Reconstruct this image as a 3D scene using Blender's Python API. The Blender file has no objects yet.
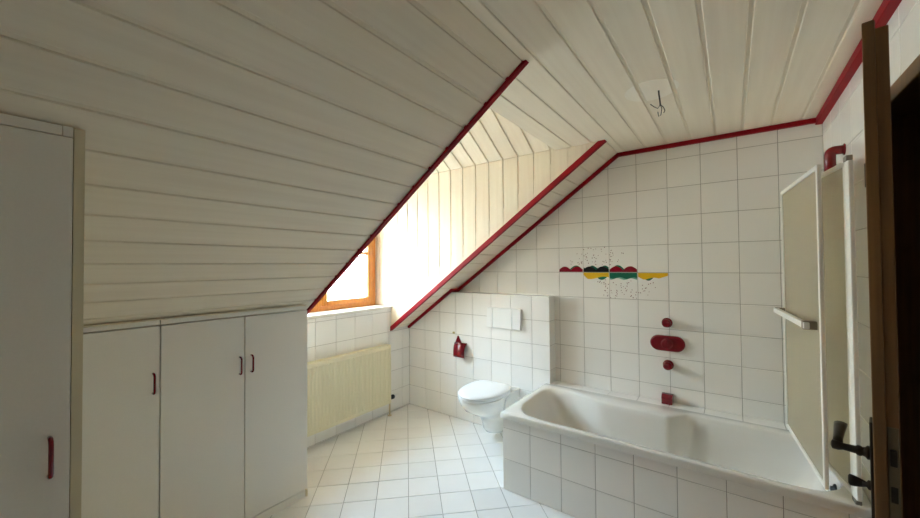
import bpy, bmesh, math, random
from mathutils import Vector, Matrix
random.seed(7)
SC = bpy.context.scene
COL = SC.collection

# ------------------------------------------------------------------ camera
YAW, PITCH, ROLL, FPX = 0.6360, 0.0181, -0.0079, 368.72
CAM = Vector((2.7852, -2.9691, 1.4653))
fw = Vector((-math.sin(YAW)*math.cos(PITCH), math.cos(YAW)*math.cos(PITCH), math.sin(PITCH)))
r0 = Vector((math.cos(YAW), math.sin(YAW), 0)); u0 = r0.cross(fw)
rr = r0*math.cos(ROLL)+u0*math.sin(ROLL); uu = -r0*math.sin(ROLL)+u0*math.cos(ROLL)
cd = bpy.data.cameras.new('camera'); cam = bpy.data.objects.new('camera', cd); COL.objects.link(cam)
cd.sensor_width = 36; cd.lens = FPX/920*36; cd.clip_start = 0.02
cam.matrix_world = Matrix(((rr.x, uu.x, -fw.x, CAM.x), (rr.y, uu.y, -fw.y, CAM.y), (rr.z, uu.z, -fw.z, CAM.z), (0, 0, 0, 1)))
SC.camera = cam

# ------------------------------------------------------------------ daylight
W = bpy.data.worlds.new('sky'); SC.world = W; W.use_nodes = True
bg = W.node_tree.nodes['Background']
bg.inputs[0].default_value = (0.53, 0.75, 1.0, 1); bg.inputs[1].default_value = 11.0
sd = bpy.data.lights.new('sun', 'SUN'); sd.energy = 28.0; sd.angle = 0.02; sd.color = (0.93, 0.98, 1.0)
sun = bpy.data.objects.new('sun', sd); COL.objects.link(sun)
sun.rotation_euler = Vector((-0.62, 0.12, -0.78)).to_track_quat('-Z', 'Y').to_euler()
pd = bpy.data.lights.new('window_portal', 'AREA'); pd.shape = 'RECTANGLE'; pd.size = 1.16; pd.size_y = 1.0
pd.cycles.is_portal = True
portal = bpy.data.objects.new('window_portal', pd); COL.objects.link(portal)
portal.location = (-0.31, -0.98, 1.53); portal.rotation_euler = Vector((1, 0, 0)).to_track_quat('-Z', 'Y').to_euler()

vs = SC.view_settings
vs.view_transform = 'Standard'; vs.look = 'None'; vs.gamma = 1; vs.use_curve_mapping = False
vs.exposure = 2.25
cy = SC.cycles
cy.use_denoising = True; cy.max_bounces = 16; cy.diffuse_bounces = 12; cy.glossy_bounces = 4
cy.transparent_max_bounces = 12; cy.sample_clamp_indirect = 20
cy.use_guiding = True; cy.use_surface_guiding = True; cy.guiding_training_samples = 64
cy.caustics_reflective = False; cy.caustics_refractive = False

# ------------------------------------------------------------------ materials
def lin(c):
    c = c/255.0
    return c/12.92 if c <= 0.04045 else ((c+0.055)/1.055)**2.4
def rgb(r, g, b): return (lin(r), lin(g), lin(b), 1)
MATS = {}
def mat(name, col, rough=0.5, metal=0.0, noise=None, bump=None, rnd=0.0, spec=0.5, coat=0.0):
    """noise=(scale vector, amount, second colour) ; bump=(scale vector, strength) ; rnd = per-piece brightness spread"""
    m = bpy.data.materials.new(name); m.use_nodes = True; nt = m.node_tree; N = nt.nodes; L = nt.links
    b = N['Principled BSDF']; b.inputs['Roughness'].default_value = rough; b.inputs['Metallic'].default_value = metal
    b.inputs['Specular IOR Level'].default_value = spec; b.inputs['Coat Weight'].default_value = coat
    out = None
    def texn(scale, detail=4):
        tc = N.new('ShaderNodeTexCoord'); mp = N.new('ShaderNodeMapping'); tx = N.new('ShaderNodeTexNoise')
        mp.inputs['Scale'].default_value = scale; tx.inputs['Scale'].default_value = 1; tx.inputs['Detail'].default_value = detail
        oi = N.new('ShaderNodeObjectInfo'); cm = N.new('ShaderNodeVectorMath'); cm.operation = 'SCALE'
        cm.inputs[0].default_value = (17, 31, 13); L.new(oi.outputs['Random'], cm.inputs['Scale'])
        ad = N.new('ShaderNodeVectorMath'); ad.operation = 'ADD'
        L.new(tc.outputs['Object'], mp.inputs['Vector']); L.new(mp.outputs[0], ad.inputs[0]); L.new(cm.outputs[0], ad.inputs[1])
        L.new(ad.outputs[0], tx.inputs['Vector']); return tx
    if noise:
        tx = texn(noise[0]); mx = N.new('ShaderNodeMix'); mx.data_type = 'RGBA'
        rp = N.new('ShaderNodeMapRange'); rp.inputs['From Min'].default_value = 0.3; rp.inputs['From Max'].default_value = 0.7
        rp.inputs['To Max'].default_value = noise[1]
        L.new(tx.outputs['Fac'], rp.inputs['Value']); L.new(rp.outputs[0], mx.inputs['Factor'])
        mx.inputs['A'].default_value = col; mx.inputs['B'].default_value = noise[2]; out = mx.outputs['Result']
    if rnd:
        oi = N.new('ShaderNodeObjectInfo'); mr = N.new('ShaderNodeMapRange'); hs = N.new('ShaderNodeHueSaturation')
        mr.inputs['To Min'].default_value = 1-rnd; mr.inputs['To Max'].default_value = 1+rnd*0.3
        L.new(oi.outputs['Random'], mr.inputs['Value']); L.new(mr.outputs[0], hs.inputs['Value'])
        if out: L.new(out, hs.inputs['Color'])
        else: hs.inputs['Color'].default_value = col
        out = hs.outputs['Color']
    if out: L.new(out, b.inputs['Base Color'])
    else: b.inputs['Base Color'].default_value = col
    if bump:
        tb = texn(bump[0]); bp = N.new('ShaderNodeBump'); bp.inputs['Strength'].default_value = bump[1]; bp.inputs['Distance'].default_value = 0.002
        L.new(tb.outputs['Fac'], bp.inputs['Height']); L.new(bp.outputs[0], b.inputs['Normal'])
    MATS[name] = m; return m

M_tile = mat('glazed_wall_tile', rgb(243, 241, 237), 0.16, noise=((6, 6, 6), 0.35, rgb(239, 238, 235)), rnd=0.03, bump=((9, 9, 9), 0.05))
M_ftile = mat('floor_tile', rgb(241, 240, 237), 0.22, noise=((7, 7, 7), 0.4, rgb(233, 231, 227)), rnd=0.05, bump=((60, 60, 60), 0.05))
M_grout = mat('grout', rgb(168, 163, 158), 0.9, noise=((12, 12, 12), 0.4, rgb(140, 135, 130)))
M_board = mat('whitewashed_board', rgb(240, 231, 213), 0.42, noise=((34, 1.4, 8), 0.6, rgb(228, 217, 197)), rnd=0.03, bump=((60, 2.0, 10), 0.12))
M_patch = mat('paler_board_patch', rgb(246, 240, 227), 0.35, noise=((34, 1.4, 8), 0.5, rgb(236, 229, 214)))
M_boardback = mat('board_groove', rgb(233, 223, 204), 0.55)
M_red = mat('red_trim_paint', rgb(146, 6, 24), 0.5, noise=((5, 5, 5), 0.3, rgb(132, 5, 20)), spec=0.2)
M_redp = mat('red_plastic', rgb(120, 10, 24), 0.18, noise=((20, 20, 20), 0.3, rgb(108, 8, 20)), coat=0.3)
M_lam = mat('white_laminate', rgb(241, 239, 233), 0.45, noise=((160, 160, 160), 0.35, rgb(234, 232, 226)))
M_edge = mat('cream_edge_banding', rgb(222, 213, 186), 0.5, noise=((8, 8, 2), 0.3, rgb(212, 202, 174)))
M_dark = mat('dark_gap', rgb(52, 47, 42), 0.8, noise=((20, 20, 20), 0.3, rgb(40, 36, 32)))
M_wood = mat('honey_window_wood', rgb(196, 124, 48), 0.35, noise=((10, 60, 10), 0.6, rgb(165, 94, 30)))
M_door = mat('brown_door_wood', rgb(132, 92, 48), 0.4, noise=((80, 80, 2.5), 0.6, rgb(92, 62, 30)), bump=((120, 120, 3), 0.1))
M_bronze = mat('dark_bronze', rgb(58, 48, 38), 0.42, 0.7, noise=((40, 40, 40), 0.5, rgb(38, 32, 26)))
M_steel = mat('aged_steel', rgb(118, 104, 84), 0.42, 0.75, noise=((30, 30, 6), 0.4, rgb(96, 84, 68)))
M_black = mat('black_plastic', rgb(24, 24, 25), 0.45, noise=((30, 30, 30), 0.3, rgb(34, 34, 34)))
M_cer = mat('white_ceramic', rgb(234, 233, 228), 0.08, noise=((3, 3, 3), 0.3, rgb(228, 227, 221)), coat=0.4)
M_acr = mat('white_tub_enamel', rgb(233, 231, 226), 0.12, noise=((3, 3, 3), 0.3, rgb(227, 225, 219)), coat=0.3)
M_plast = mat('white_plastic', rgb(240, 240, 238), 0.3, noise=((10, 10, 10), 0.3, rgb(234, 234, 231)))
M_rad = mat('cream_radiator_enamel', rgb(232, 225, 196), 0.35, noise=((6, 6, 6), 0.3, rgb(228, 220, 189)))
M_alu = mat('white_powder_coat', rgb(232, 230, 224), 0.35, noise=((20, 20, 3), 0.25, rgb(222, 220, 213)))
M_taupe = mat('taupe_plastic', rgb(128, 116, 98), 0.45, noise=((20, 20, 20), 0.3, rgb(116, 105, 88)))
M_grey = mat('grey_plastic', rgb(120, 116, 108), 0.5, noise=((20, 20, 20), 0.3, rgb(106, 102, 95)))
M_marble = mat('sill_stone', rgb(236, 232, 222), 0.2, noise=((5, 12, 5), 0.5, rgb(222, 216, 202)))
M_plaster = mat('plaster', rgb(241, 238, 230), 0.9, noise=((9, 9, 9), 0.3, rgb(226, 220, 208)))
M_hall = mat('hall_unlit_brown', rgb(44, 28, 19), 0.7, noise=((14, 14, 2), 0.5, rgb(28, 18, 12)))  # the hall's lack of light is put into this near-black brown
M_brass = mat('beige_hook_plastic', rgb(190, 178, 128), 0.4, noise=((40, 40, 40), 0.4, rgb(170, 156, 104)))
M_fence = mat('pale_fence_wood', rgb(232, 230, 225), 0.7, noise=((60, 60, 3), 0.6, rgb(208, 196, 174)), rnd=0.15)
M_bark = mat('dark_fence_backing', rgb(70, 48, 28), 0.9, noise=((10, 10, 2), 0.5, rgb(50, 34, 20)))
M_deck = mat('terrace_concrete', rgb(170, 166, 158), 0.9, noise=((4, 4, 4), 0.5, rgb(150, 146, 138)))
M_copper = mat('pipe_copper', rgb(206, 190, 160), 0.4, noise=((20, 20, 20), 0.3, rgb(190, 172, 140)))
M_cable = mat('grey_cable', rgb(66, 62, 58), 0.5, noise=((60, 60, 60), 0.4, rgb(44, 42, 40)))
M_pr = mat('print_crimson', rgb(140, 10, 35), 0.2, noise=((30, 30, 30), 0.3, rgb(128, 8, 30)))
M_pk = mat('print_black', rgb(20, 20, 24), 0.2, noise=((30, 30, 30), 0.3, rgb(28, 28, 32)))
M_py = mat('print_yellow', rgb(232, 186, 40), 0.2, noise=((30, 30, 30), 0.3, rgb(222, 172, 30)))
M_pg = mat('print_green', rgb(30, 110, 84), 0.2, noise=((30, 30, 30), 0.3, rgb(24, 100, 76)))
M_pgl = mat('print_pale_green', rgb(120, 178, 158), 0.2, noise=((30, 30, 30), 0.3, rgb(104, 166, 146)))
M_pdot = mat('print_speckle', rgb(96, 88, 84), 0.3, noise=((60, 60, 60), 0.8, rgb(150, 40, 40)))

def glass_mat():
    m = bpy.data.materials.new('clear_glass'); m.use_nodes = True; nt = m.node_tree; N = nt.nodes; L = nt.links
    N.remove(N['Principled BSDF']); t = N.new('ShaderNodeBsdfTransparent'); g = N.new('ShaderNodeBsdfGlossy'); mx = N.new('ShaderNodeMixShader')
    t.inputs[0].default_value = (0.97, 0.98, 0.97, 1); g.inputs['Roughness'].default_value = 0.02; mx.inputs[0].default_value = 0.06
    L.new(t.outputs[0], mx.inputs[1]); L.new(g.outputs[0], mx.inputs[2]); L.new(mx.outputs[0], N['Material Output'].inputs[0]); return m
M_glass = glass_mat()
def frost_mat():
    m = bpy.data.materials.new('textured_shower_acrylic'); m.use_nodes = True; nt = m.node_tree; N = nt.nodes; L = nt.links
    b = N['Principled BSDF']; b.inputs['Base Color'].default_value = rgb(222, 217, 202); b.inputs['Roughness'].default_value = 0.3
    tc = N.new('ShaderNodeTexCoord'); tx = N.new('ShaderNodeTexVoronoi'); tx.inputs['Scale'].default_value = 160
    bp = N.new('ShaderNodeBump'); bp.inputs['Strength'].default_value = 0.35; bp.inputs['Distance'].default_value = 0.002
    L.new(tc.outputs['Object'], tx.inputs['Vector']); L.new(tx.outputs['Distance'], bp.inputs['Height']); L.new(bp.outputs[0], b.inputs['Normal'])
    tr = N.new('ShaderNodeBsdfTranslucent'); tr.inputs[0].default_value = rgb(236, 231, 216)
    tp = N.new('ShaderNodeBsdfTransparent'); tp.inputs[0].default_value = (0.94, 0.93, 0.88, 1)
    m1 = N.new('ShaderNodeMixShader'); m2 = N.new('ShaderNodeMixShader'); m1.inputs[0].default_value = 0.55; m2.inputs[0].default_value = 0.42
    L.new(b.outputs[0], m1.inputs[1]); L.new(tr.outputs[0], m1.inputs[2]); L.new(m1.outputs[0], m2.inputs[1]); L.new(tp.outputs[0], m2.inputs[2])
    L.new(m2.outputs[0], N['Material Output'].inputs[0]); return m
M_frost = frost_mat()

# ------------------------------------------------------------------ mesh helpers
class MB:
    def __init__(s): s.bm = bmesh.new()
    def box(s, p, q, bev=0.0, seg=2, mtx=None):
        t = bmesh.new()
        c = [(p[i]+q[i])/2 for i in range(3)]; d = [abs(q[i]-p[i]) for i in range(3)]
        bmesh.ops.create_cube(t, size=1); bmesh.ops.scale(t, vec=d, verts=t.verts); bmesh.ops.translate(t, vec=c, verts=t.verts)
        if bev: bmesh.ops.bevel(t, geom=t.edges[:], offset=min(bev, min(d)*0.45), segments=seg, profile=0.5, affect='EDGES')
        s._merge(t, mtx); return s
    def _merge(s, t, mtx=None):
        if mtx: bmesh.ops.transform(t, matrix=mtx, verts=t.verts)
        me = bpy.data.meshes.new('tmp'); t.to_mesh(me); t.free(); s.bm.from_mesh(me); bpy.data.meshes.remove(me)
    def poly(s, verts, faces, smooth=False):
        vv = [s.bm.verts.new(v) for v in verts]
        for f in faces:
            try: fc = s.bm.faces.new([vv[i] for i in f]); fc.smooth = smooth
            except ValueError: pass
        return s
    def prism(s, pts, vec):
        n = len(pts); v = [Vector(p) for p in pts]; w = [p+Vector(vec) for p in v]
        return s.poly(v+w, [list(range(n))[::-1], list(range(n, 2*n))]+[[i, (i+1) % n, n+(i+1) % n, n+i] for i in range(n)])
    def loft(s, rings, cap0=True, cap1=True, smooth=True, closed=True):
        n = len(rings[0]); vs = [v for r in rings for v in r]; fs = []
        for k in range(len(rings)-1):
            for i in range(n if closed else n-1):
                j = (i+1) % n; fs.append([k*n+i, k*n+j, (k+1)*n+j, (k+1)*n+i])
        vv = [s.bm.verts.new(v) for v in vs]
        for f in fs: fc = s.bm.faces.new([vv[i] for i in f]); fc.smooth = smooth
        if cap0: s.bm.faces.new([vv[i] for i in range(n)][::-1])
        if cap1: s.bm.faces.new([vv[(len(rings)-1)*n+i] for i in range(n)])
        return s
    def tube(s, pts, r, n=12, smooth=True):
        pts = [Vector(p) for p in pts]; rad = r if isinstance(r, (list, tuple)) else [r]*len(pts); rings = []; up = None
        for i, p in enumerate(pts):
            a = pts[max(i-1, 0)]; b = pts[min(i+1, len(pts)-1)]; d = (b-a).normalized()
            if up is None: up = d.orthogonal().normalized()
            up = (up-d*up.dot(d)).normalized(); sd = d.cross(up)
            rings.append([p+up*math.cos(2*math.pi*k/n)*rad[i]+sd*math.sin(2*math.pi*k/n)*rad[i] for k in range(n)])
        return s.loft(rings, smooth=smooth)
    def lathe(s, o, ax, prof, n=24):
        """prof: (distance along axis, radius)"""
        o = Vector(o); ax = Vector(ax).normalized(); u = ax.orthogonal().normalized(); w = ax.cross(u)
        return s.loft([[o+ax*h+(u*math.cos(2*math.pi*k/n)+w*math.sin(2*math.pi*k/n))*max(r, 1e-4) for k in range(n)] for h, r in prof])
    def done(s, fix=True):
        if fix: bmesh.ops.recalc_face_normals(s.bm, faces=s.bm.faces[:])
        return s.bm

ORG = {}
def obj(name, mb, m, parent=None, origin=None, fix=True):
    """one mesh object; shapes are given in world metres and stored relative to origin"""
    bm = mb.done(fix) if isinstance(mb, MB) else mb
    po = ORG.get(parent, Vector()) if parent else Vector()
    o = Vector(origin) if origin is not None else (po if parent else Vector())
    bmesh.ops.translate(bm, vec=-o, verts=bm.verts)
    me = bpy.data.meshes.new(name); bm.to_mesh(me); bm.free(); me.materials.append(m)
    ob = bpy.data.objects.new(name, me); COL.objects.link(ob)
    ob.location = o-po; ob.parent = parent; ORG[ob] = o; return ob
def tag(o, label, cat, kind=None, group=None):
    o['label'] = label; o['category'] = cat
    if kind: o['kind'] = kind
    if group: o['group'] = group
    return o
def thing(name, loc, label, cat, kind=None, group=None):
    o = bpy.data.objects.new(name, None); COL.objects.link(o); o.location = loc; o.empty_display_size = 0.05
    ORG[o] = Vector(loc); return tag(o, label, cat, kind, group)

# ---------------- pieces laid over a surface: tiles and boards
def clip(poly, region):
    out = poly
    n = len(region)
    for i in range(n):
        a, b = region[i], region[(i+1) % n]
        inp, out = out, []
        def side(p): return (b[0]-a[0])*(p[1]-a[1])-(b[1]-a[1])*(p[0]-a[0])
        for k in range(len(inp)):
            p, q = inp[k], inp[(k+1) % len(inp)]; sp, sq = side(p), side(q)
            if sp >= -1e-9: out.append(p)
            if (sp > 1e-9 and sq < -1e-9) or (sp < -1e-9 and sq > 1e-9):
                t = sp/(sp-sq); out.append((p[0]+(q[0]-p[0])*t, p[1]+(q[1]-p[1])*t))
        if not out: return []
    res = []
    for p in out:
        if not res or math.hypot(p[0]-res[-1][0], p[1]-res[-1][1]) > 1e-4: res.append(p)
    if len(res) > 1 and math.hypot(res[0][0]-res[-1][0], res[0][1]-res[-1][1]) < 1e-4: res.pop()
    return res
def area(p): return 0.5*sum(p[i][0]*p[(i+1) % len(p)][1]-p[(i+1) % len(p)][0]*p[i][1] for i in range(len(p)))
def inset(p, d):
    n = len(p); out = []
    for i in range(n):
        a, b, c = p[i-1], p[i], p[(i+1) % n]
        e1 = Vector((b[0]-a[0], b[1]-a[1])).normalized(); e2 = Vector((c[0]-b[0], c[1]-b[1])).normalized()
        n1 = Vector((-e1.y, e1.x)); n2 = Vector((-e2.y, e2.x)); k = 1+n1.dot(n2)
        v = (n1+n2)/max(k, 0.3)*d; out.append((b[0]+v.x, b[1]+v.y))
    return out
def piece_mesh(p, depth, ch):
    q = inset(p, ch)
    if area(q) <= 1e-6: q = p
    n = len(p)
    vs = [(x, y, -depth) for x, y in p]+[(x, y, -ch) for x, y in p]+[(x, y, 0) for x, y in q]
    fs = [list(range(n))[::-1], list(range(2*n, 3*n))]
    for k in (0, 1): fs += [[k*n+i, k*n+(i+1) % n, (k+1)*n+(i+1) % n, (k+1)*n+i] for i in range(n)]
    return vs, fs
def lay(parent, name, m, O, U, V, region, w, h, ou, ov, joint, depth, ch=0.0012, jointv=None, skip=None, tilt=0.0, minarea=1.5e-4, every=None):
    """pieces w x h on a grid through (ou, ov) in the plane O + u U + v V (normal U x V); outer face in the plane"""
    O, U, V = Vector(O), Vector(U).normalized(), Vector(V).normalized(); Nn = U.cross(V)
    if area(region) < 0: region = region[::-1]
    jv = joint if jointv is None else jointv
    us = [p[0] for p in region]; vv = [p[1] for p in region]
    i0, i1 = math.floor((min(us)-ou)/w)-1, math.ceil((max(us)-ou)/w)+1
    j0, j1 = math.floor((min(vv)-ov)/h)-1, math.ceil((max(vv)-ov)/h)+1
    full = None; made = {}
    po = ORG.get(parent, Vector())
    for i in range(i0, i1):
        for j in range(j0, j1):
            a, b = ou+i*w+joint/2, ov+j*h+jv/2
            cell = [(a, b), (a+w-joint, b), (a+w-joint, b+h-jv), (a, b+h-jv)]
            c = clip(cell, region)
            if len(c) < 3 or area(c) < minarea: continue
            cx, cyy = a+(w-joint)/2, b+(h-jv)/2
            if skip and skip(cx, cyy): continue
            if abs(area(c)-area(cell)) < 1e-7:
                ctr = (cx, cyy)
                if full is None:
                    vs_, fs_ = piece_mesh([(x-cx, y-cyy) for x, y in cell], depth, ch)
                    full = bpy.data.meshes.new(name); full.from_pydata(vs_, [], fs_); full.materials.append(m)
                me = full
            else:
                ctr = (sum(p[0] for p in c)/len(c), sum(p[1] for p in c)/len(c))
                vs_, fs_ = piece_mesh([(x-ctr[0], y-ctr[1]) for x, y in c], depth, ch)
                me = bpy.data.meshes.new(name); me.from_pydata(vs_, [], fs_); me.materials.append(m)
            ob = bpy.data.objects.new(name, me); COL.objects.link(ob); ob.parent = parent
            P = O+U*ctr[0]+V*ctr[1]
            R = Matrix(((U.x, V.x, Nn.x), (U.y, V.y, Nn.y), (U.z, V.z, Nn.z))).to_4x4()
            if tilt: R = R @ Matrix.Rotation(random.gauss(0, tilt), 4, 'X') @ Matrix.Rotation(random.gauss(0, tilt), 4, 'Y')
            ob.matrix_local = Matrix.Translation(P-po) @ R
            ORG[ob] = P; made[(i, j)] = ob
    return made

# ------------------------------------------------------------------ the room
XR, YB, YP, ZC = 3.22, 0.0, -0.118, 2.31      # right wall, back wall, pre-wall face, flat ceiling
YN = -4.05                                     # wall behind the photographer
SM, S0 = 0.705, 0.83                           # slope: z = S0 + SM x
XJ = (ZC-S0)/SM                                # slope meets flat ceiling
YD0, YD1 = -0.375, -1.585                      # dormer cheeks
XE = 1.745                                     # flat ceiling ends here inside the dormer
XW = -0.20                                     # inner face of the window frame
GM = 0.63                                      # gable pitch of the dormer ceiling
def sz(x): return S0+SM*x
TD = 0.004                                     # tile proud of the grout bed
BD = 0.005                                     # board proud of its backing

# floor
fl = obj('floor', MB().box((-0.1, YN-0.1, -0.12), (XR+0.1, 0.05, -TD)), M_grout); tag(fl, 'white diagonally laid square floor tiles with grey joints', 'floor', 'structure')
FA = 0.7799; fu = Vector((math.cos(FA), math.sin(FA), 0)); fv = Vector((-math.sin(FA), math.cos(FA), 0))
FO = Vector((0.8215, -0.9781, 0))
def f2(x, y): d = Vector((x, y, 0))-FO; return (d.dot(fu), d.dot(fv))
def under(cu, cv):
    P = FO+fu*cu+fv*cv
    return (P.x > 1.70 and P.y > -0.70) or (P.x < 0.40 and P.y < -1.78) or (P.x < 1.25 and P.y < -2.93)
lay(fl, 'tile', M_ftile, FO, fu, fv, [f2(0, YN), f2(XR, YN), f2(XR, YP), f2(0, YP)], 0.2, 0.2, 0, 0, 0.0036, TD, skip=under, tilt=0.0008)

# back wall (behind the tub)
wb = obj('wall_back', MB().box((-0.1, TD, 0), (XR+0.1, 0.16, 2.6)), M_grout); tag(wb, 'white square tiled wall behind the bathtub', 'wall', 'structure')
X0 = 1.8215
reg = [(0.55, 1.19), (1.55, 1.19), (XR, 1.19), (XR, ZC), (XJ, ZC), ((1.19-S0)/SM, 1.19)]
up = lay(wb, 'tile', M_tile, (0, 0, 0), (1, 0, 0), (0, 0, 1), [(0.51, 1.2), (XR, 1.2), (XR, ZC), (XJ, ZC)], 0.2, 0.2, X0, 0.0045, 0.003, TD, tilt=0.0012)
lo = lay(wb, 'tile', M_tile, (0, 0, 0), (1, 0, 0), (0, 0, 1), [(1.57, 0.49), (XR, 0.49), (XR, 1.2), (1.57, 1.2)], 0.2, 0.2, X0, 0.0045, 0.003, TD, tilt=0.0012)

# printed decor band on seven of the back-wall tiles
def wave(tile, x0, x1, zb, fn, m, name='print', up=True, n=40, dy=-0.0006):
    top = []; bot = []
    for k in range(n+1):
        t = k/n; x = x0+(x1-x0)*t; e = fn(t)
        top.append((x, zb+(e if up else -e))); bot.append((x, zb))
    mb = MB(); vs = [(x, dy, z) for x, z in bot]+[(x, dy, z) for x, z in top]+[(x, 0.0008, z) for x, z in bot]+[(x, 0.0008, z) for x, z in top]
    k = n+1; fs = []
    for i in range(n):
        fs += [[i, i+1, k+i+1, k+i], [k+i, k+i+1, 3*k+i+1, 3*k+i], [i, i+1, 2*k+i+1, 2*k+i]]
    mb.poly(vs, fs)
    return obj(name, mb, m, tile)
def speck(tile, x0, x1, z0, z1, n, dens):
    mb = MB()
    for _ in range(n):
        while True:
            x, z = random.uniform(x0, x1), random.uniform(z0, z1)
            if random.random() < dens((x-x0)/(x1-x0), (z-z0)/(z1-z0)): break
        r = random.uniform(0.0026, 0.0040)
        mb.prism([(x+r*math.cos(a*math.pi/3), -0.0006, z+r*math.sin(a*math.pi/3)) for a in range(6)], (0, 0.0012, 0))
    o = obj('speckle', mb, M_pdot, tile); o['kind'] = 'stuff'
# the tiles carry a small tilt, so prints are made upright on fresh parents: reset the tilt of these
ZD = 1.4045
def flat(ob):
    P = ORG[ob]; ob.matrix_local = Matrix.Translation(P)
def upright(ob, P):
    me = ob.data
    return ob
dec = {}
for col_, row in ((-1, 7), (0, 7), (1, 7), (0, 6), (1, 6), (2, 6)):
    src = (up if row == 7 else up).get((col_, row))
    c = Vector((X0+0.2*col_+0.1, 0, 0.0045+0.2*row+0.1))
    COL.objects.unlink(src); bpy.data.objects.remove(src)
    h = 0.0985
    vs_, fs_ = piece_mesh([(-h, -h), (h, -h), (h, h), (-h, h)], TD, 0.0012)
    me = bpy.data.meshes.new('tile'); me.from_pydata([(x, -z, y) for x, y, z in vs_], [], fs_); me.materials.append(M_tile)
    o = bpy.data.objects.new('tile', me); COL.objects.link(o); o.parent = wb; o.location = c; ORG[o] = c; dec[(col_, row)] = o
    o['label'] = 'white tile printed with a coloured wavy band and speckles'
e = 0.003
def hump(t): return 0.013+0.031*abs(math.sin(2*math.pi*(0.02+0.96*t)))**0.8
def hump2(t): return 0.026+0.018*max(0, math.sin(2*math.pi*(t*1.02-0.32)))
def sagy(t): return min(0.018+0.2*t, 0.041+0.010*math.sin(2*math.pi*(t*0.9+0.02)))
def sagy2(t): return min(0.030+0.10*t, 0.070*(1.28-t), 0.043+0.008*math.sin(2*math.pi*(1.2*t+0.1)))
def cres(a, b, h): return lambda t: 0.020+(h-0.020)*math.sin(math.pi*min(max((t-a)/(b-a), 0), 1))
for cr, m, u_, fn, bm2, bf in (((-1, 7), M_pr, True, hump, M_pg, cres(0.45, 1.0, 0.052)), ((0, 7), M_pk, True, hump, M_pg, lambda t: 0.040+0.011*math.sin(4*math.pi*t+3.4)), ((1, 7), M_pr, True, hump, M_pg, cres(0.05, 0.55, 0.053)),
                         ((0, 6), M_py, False, sagy, M_pg, cres(0.45, 1.0, 0.056)), ((1, 6), M_pg, False, lambda t: 0.040+0.006*math.sin(4*math.pi*t), M_pgl, lambda t: 0.047+0.006*math.sin(4*math.pi*t+1.0)), ((2, 6), M_py, False, sagy2, M_pg, cres(0.12, 0.58, 0.057))):
    x0 = X0+0.2*cr[0]+e; x1 = x0+0.2-2*e; zb = ZD+0.0025 if u_ else ZD-0.0025
    wave(dec[cr], x0, x1, zb, fn, m, up=u_, dy=-0.0012)
    wave(dec[cr], x0+0.001, x1-0.001, zb, bf, bm2, name='print_outline', up=u_, dy=-0.0006)
xa = X0
speck(dec[(-1, 7)], xa-0.13, xa-0.004, ZD+0.06, ZD+0.15, 14, lambda a, b: a*(1-0.5*b))
speck(dec[(0, 7)], xa+0.005, xa+0.195, ZD+0.055, ZD+0.195, 34, lambda a, b: 1)
speck(dec[(1, 7)], xa+0.205, xa+0.33, ZD+0.055, ZD+0.18, 18, lambda a, b: (1-a)*(1-0.5*b))
speck(dec[(0, 6)], xa+0.09, xa+0.195, ZD-0.19, ZD-0.055, 20, lambda a, b: a)
speck(dec[(1, 6)], xa+0.205, xa+0.395, ZD-0.195, ZD-0.055, 36, lambda a, b: 1)
speck(dec[(2, 6)], xa+0.405, xa+0.53, ZD-0.17, ZD-0.055, 14, lambda a, b: (1-a))

# low front wall that carries the toilet
XPE = 1.579; ZP = 1.207
pw = obj('wall_toilet_boxing', MB().box((-0.05, YP+TD, 0), (XPE-TD, 0.01, ZP-TD)), M_grout)
tag(pw, 'waist-high tiled boxing wall behind the toilet', 'wall', 'structure')
PX0 = 0.0227-0.0
xs_ = (ZP-S0)/SM
lay(pw, 'tile', M_tile, (0, YP, 0), (1, 0, 0), (0, 0, 1), [(PX0+0.2, 0), (XPE, 0), (XPE, ZP), (xs_, ZP), (PX0+0.2, sz(PX0+0.2))], 0.2, 0.2, PX0, 0.0047, 0.003, TD, tilt=0.0012)
lay(pw, 'tile', M_tile, (0, YP, 0), (1, 0, 0), (0, 0, 1), [(0, 0), (PX0+0.2, 0), (PX0+0.2, sz(PX0+0.2)), (0, S0)], 0.2+PX0, 0.2, 0.0, 0.0047, 0.003, TD, tilt=0.0012)
lay(pw, 'tile', M_tile, (XPE, 0, 0), (0, 1, 0), (0, 0, 1), [(YP+0.001, 0), (0.0, 0), (0.0, ZP), (YP+0.001, ZP)], 0.2, 0.2, YP, 0.0047, 0.003, TD, tilt=0.001)
lay(pw, 'tile', M_tile, (0, 0, ZP), (1, 0, 0), (0, 1, 0), [(0.52, YP+0.001), (XPE, YP+0.001), (XPE, 0), (0.52, 0)], 0.2, 0.2, PX0, YP, 0.003, TD, tilt=0.001)

# left knee wall with the parapet under the window
ZS = 1.040
mb = MB().prism([(-0.30, -0.10, 0), (-0.30, -0.10, S0), (-TD, -0.10, S0), (-TD, -0.10, 0)], (0, YN+0.1, 0)).box((-0.30, YD1-0.02, 0.5), (-TD, YD0+0.0, ZS-0.001))
wl = obj('wall_left', mb, M_grout); tag(wl, 'white tiled knee wall with the window parapet above the radiator', 'wall', 'structure')
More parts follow.
